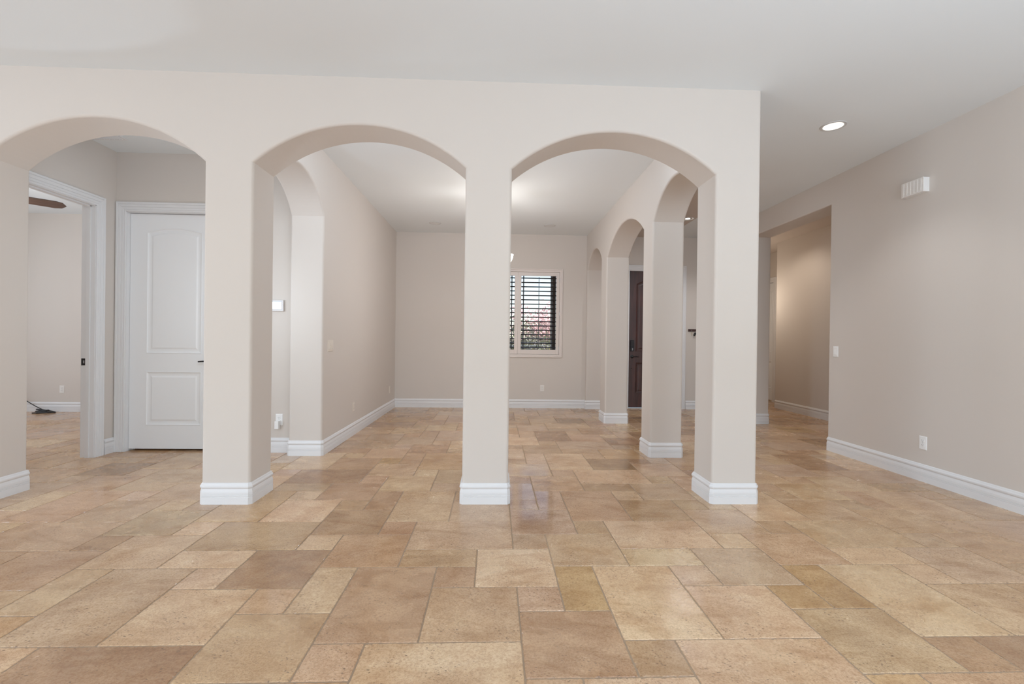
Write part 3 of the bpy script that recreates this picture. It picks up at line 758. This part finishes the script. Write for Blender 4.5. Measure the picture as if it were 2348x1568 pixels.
bm = bmesh.new(); lathe(bm, [(.003, -.001), (.012, -.001), (.012, .001), (.003, .001), (.003, -.001)], 16, Matrix.Translation((0, 0, -.014)) @ Matrix.Rotation(PI/2, 4, 'X')); link('bow', bm, M['keybrass'], t)
bm = bmesh.new(); box(bm, -.0035, .0035, -.001, .001, -.058, -.025); link('blade', bm, M['keybrass'], t)

# cable in the bedroom: a bundled coil by the wall and its tail rising to the left
t = thing('power_cable', 'black power cable bundled on the bedroom floor by the baseboard', 'cable', (-6.79, 7.385, 0))
bm = bmesh.new()
def cab(p, r=.0085): tube(bm, p, r, 8)
def ellipse(cx, cy, cz, a, b, tilt, n=28, wob=0.0, ph=0):
    ps = []
    for q in range(n+1):
        th = 2*PI*q/n+ph; x = a*math.cos(th); y = b*math.sin(th)
        ps.append((cx+x*math.cos(tilt)-y*math.sin(tilt), cy+x*math.sin(tilt)+y*math.cos(tilt), cz+wob*math.cos(th)))
    return ps
cab(ellipse(.00, -.05, .030, .130, .030, .05, wob=-.022)); cab(ellipse(.01, -.075, .018, .120, .028, .15, wob=-.010))
cab(ellipse(.01, -.10, .012, .110, .026, .25, wob=.004)); cab(ellipse(.05, -.06, .016, .10, .022, -.1, wob=-.006))
cab([(.03, -.07, .012), (.00, -.13, .009), (-.03, -.17, .007)]); cab([(-.02, -.10, .010), (-.08, -.13, .008), (-.12, -.135, .007)])
link('coil', bm, M['rubber'], t, smooth=True)
bm = bmesh.new(); tube(bm, [(.13, -.06, .010), (.04, -.05, .024), (-.07, -.035, .048), (-.17, -.02, .088), (-.26, -.005, .130), (-.34, .005, .172), (-.42, .012, .225), (-.56, .02, .34)], .0065, 8); link('tail', bm, M['rubber'], t, smooth=True)
bm = bmesh.new(); box(bm, .01, .04, -.095, -.035, .006, .046, .004); link('cable_tie', bm, M['rubber'], t)

# ------------------------------------------------------------------ outside the window
bm = bmesh.new(); box(bm, -6, 12, B+.25, 26, -.25, -.15); 
ob = link('ground', bm, M['gravel']); struct(ob)
bm = bmesh.new(); box(bm, 1.115, 1.40, 9.0, 9.35, -.15, 3.3, .02)  # dark block put in for the shaded outer reveal of the window
o_ = link('shaded_reveal_upright', bm, M['stucco']); tag(o_, 'added dark post outside the window on the right', 'upright')
bm = bmesh.new(); box(bm, 1.55, 3.9, 20.0, 20.2, -.15, 1.75); box(bm, -6, 1.5, 22, 22.2, -.15, 1.25)
o_ = link('garden_wall', bm, M['stucco_far']); tag(o_, 'pale stucco garden wall far beyond the shrubs', 'wall')
def shrub(name, label, x, y, hgt, rad, zc, mats, n, seed_, lsz=.045):
    rr = random.Random(seed_)
    t = thing(name, label, 'shrub', (x, y, -.15))
    bm = bmesh.new()
    for k in range(7):
        a = rr.uniform(0, 2*PI); r1 = rad*rr.uniform(.3, .8)
        tube(bm, [(0, 0, 0), (math.cos(a)*r1*.4, math.sin(a)*r1*.4, hgt*.4), (math.cos(a)*r1, math.sin(a)*r1, hgt*.85)], .02, 6, True, [.025, .015, .006])
    link('stems', bm, M['bark'], t)
    for mname, frac, zlo, zhi, nm in mats:
        bm = bmesh.new()
        clumps = [(rr.uniform(-rad, rad), rr.uniform(-rad*.6, rad*.6), rr.uniform(zlo, zhi)) for _ in range(26)]
        for k in range(int(n*frac)):
            c = rr.choice(clumps); s = rad*.28
            p = Vector((c[0]+rr.gauss(0, s), c[1]+rr.gauss(0, s), max(.05, c[2]+rr.gauss(0, s*.8))))
            d = Vector((rr.gauss(0, 1), rr.gauss(0, 1), rr.gauss(0, 1))).normalized(); e = d.orthogonal().normalized()
            l = lsz*rr.uniform(.6, 1.3)
            v = [bm.verts.new(p-d*l), bm.verts.new(p+e*l*.5), bm.verts.new(p+d*l), bm.verts.new(p-e*l*.5)]
            bm.faces.new(v)
        link(nm, bm, M[mname], t)
shrub('flowering_shrub', 'green shrub with pink blossoms beyond the right shutter panel', 1.45, 14.4, 1.9, .75, 1, [('leaf', .55, .5, 1.75, 'foliage'), ('leaf2', .25, .3, 1.2, 'young_foliage'), ('petal', .36, 1.55, 2.3, 'blossoms')], 6500, 3)
shrub('leafy_shrub', 'yellow green shrub low behind the left shutter panel', .25, 11.0, 1.3, .75, 1, [('leaf', .5, .3, 1.3, 'foliage'), ('leaf2', .5, .2, 1.2, 'young_foliage')], 4500, 5)

# ------------------------------------------------------------------ lights
def area(name, loc, rot, sx, sy, power, col=(1, 1, 1), spread=None):
    l = bpy.data.lights.new(name, 'AREA'); l.shape = 'RECTANGLE'; l.size = sx; l.size_y = sy; l.energy = power; l.color = col
    if spread: l.spread = spread
    o = bpy.data.objects.new(name, l); C.objects.link(o); o.location = loc; o.rotation_euler = rot
    return o
def point(name, loc, power, col=(1, 1, 1), r=.1):
    l = bpy.data.lights.new(name, 'POINT'); l.energy = power; l.color = col; l.shadow_soft_size = r
    o = bpy.data.objects.new(name, l); C.objects.link(o); o.location = loc; return o
def spot(name, loc, power, col, ang=110, r=.06, blend=.6):
    l = bpy.data.lights.new(name, 'SPOT'); l.energy = power; l.color = col; l.shadow_soft_size = r; l.spot_size = math.radians(ang); l.spot_blend = blend
    o = bpy.data.objects.new(name, l); C.objects.link(o); o.location = loc; return o
day = (0.77, 0.91, 1.07); warm = (1.0, 0.84, 0.68); neutral = (.97, .97, 1.0)
area('window_light_rear_left', (-3.2, -4.70, 1.45), (PI/2, 0, 0), 4.0, 2.4, 5, day)
area('window_light_rear_right', (1.2, -4.70, 1.45), (PI/2, 0, 0), 3.6, 2.4, 16, day)
area('window_light_left', (-6.42, -0.6, 1.5), (0, -PI/2, 0), 2.2, 3.4, 165, day)
area('ceiling_fill_light', (1.75, -1.5, 1.0), (PI, 0, 0), 3.6, 2.7, 176, (.74, .92, 1.11))  # added up-facing fill behind the camera, brightens the ceiling
area('bedroom_window_light', (-7.9, 5.4, 1.5), (0, -PI/2, 0), 2.2, 1.6, 32, day)
point('fan_light', (-5.76, 5.23, 2.5), 26, neutral, .1)
point('chandelier_light_up', (-.072, 5.94, 2.40), 6, (.98, .95, .97), .12)
point('chandelier_light', (-.072, 5.94, 1.90), 21, (.98, .95, .97), .15)
area('dining_fill', (-.05, D+T+.03, 2.90), (PI/2, 0, 0), 2.8, .2, 13, day)  # added fill tucked behind the arcade header, no fixture there
point('little_hall_fill', (-2.36, 4.1, 1.5), 9, day, .1)  # added fill lamp, hidden behind the left pillar
area('little_hall_header_fill', (-2.85, D+T+.03, 2.90), (PI/2, 0, 0), 1.2, .2, 1.6, day)  # added fill strip out of sight behind the header, not a fixture
spot('living_downlight', (2.868, 3.88, H-.03), 18, neutral)
spot('entry_downlight', (2.882, 6.909, H-.03), 40, neutral, 140)
spot('hall_downlight', (4.45, 7.5, H-.02), 21, warm, 150)
area('living_fill_right', (3.0, -3.0, 2.0), (math.radians(75), 0, math.radians(-12)), 1.2, 1.2, 36, day)
point('hall_fill', (4.7, 8.6, 2.0), 11, warm, .3)
sun = bpy.data.lights.new('sun', 'SUN'); sun.energy = 2.6; sun.angle = math.radians(1)
so = bpy.data.objects.new('sun', sun); C.objects.link(so); so.rotation_euler = (math.radians(38), math.radians(12), math.radians(20))

w = bpy.data.worlds.new('sky'); bpy.context.scene.world = w; w.use_nodes = True
N = w.node_tree.nodes; L = w.node_tree.links; bg = N['Background']
sk = N.new('ShaderNodeTexSky'); sk.sky_type = 'NISHITA'; sk.sun_disc = False; sk.sun_elevation = math.radians(50); sk.sun_rotation = math.radians(160)
L.new(sk.outputs['Color'], bg.inputs['Color']); bg.inputs['Strength'].default_value = 0.2

# ------------------------------------------------------------------ camera
f, yaw, pitch, roll, hc = 1068.9265, 0.0378, -0.0031, 0.0125, 1.1835
fw = Vector((math.sin(yaw)*math.cos(pitch), math.cos(yaw)*math.cos(pitch), math.sin(pitch)))
rt = Vector((math.cos(yaw), -math.sin(yaw), 0)); up = rt.cross(fw)
r_ = math.cos(roll)*rt+math.sin(roll)*up; u_ = -math.sin(roll)*rt+math.cos(roll)*up
cam = bpy.data.cameras.new('camera'); co = bpy.data.objects.new('camera', cam); C.objects.link(co)
cam.sensor_width = 36; cam.sensor_fit = 'HORIZONTAL'; cam.lens = 36*f/2348; cam.clip_start = .05; cam.clip_end = 200
co.matrix_world = Matrix(((r_.x, u_.x, -fw.x, 0), (r_.y, u_.y, -fw.y, 0), (r_.z, u_.z, -fw.z, hc), (0, 0, 0, 1)))
S = bpy.context.scene; S.camera = co
S.view_settings.view_transform = 'Standard'; S.view_settings.look = 'None'; S.view_settings.exposure = 0.44; S.view_settings.gamma = 1.15
S.cycles.use_denoising = True; S.cycles.max_bounces = 10; S.cycles.diffuse_bounces = 6; S.cycles.sample_clamp_indirect = 6
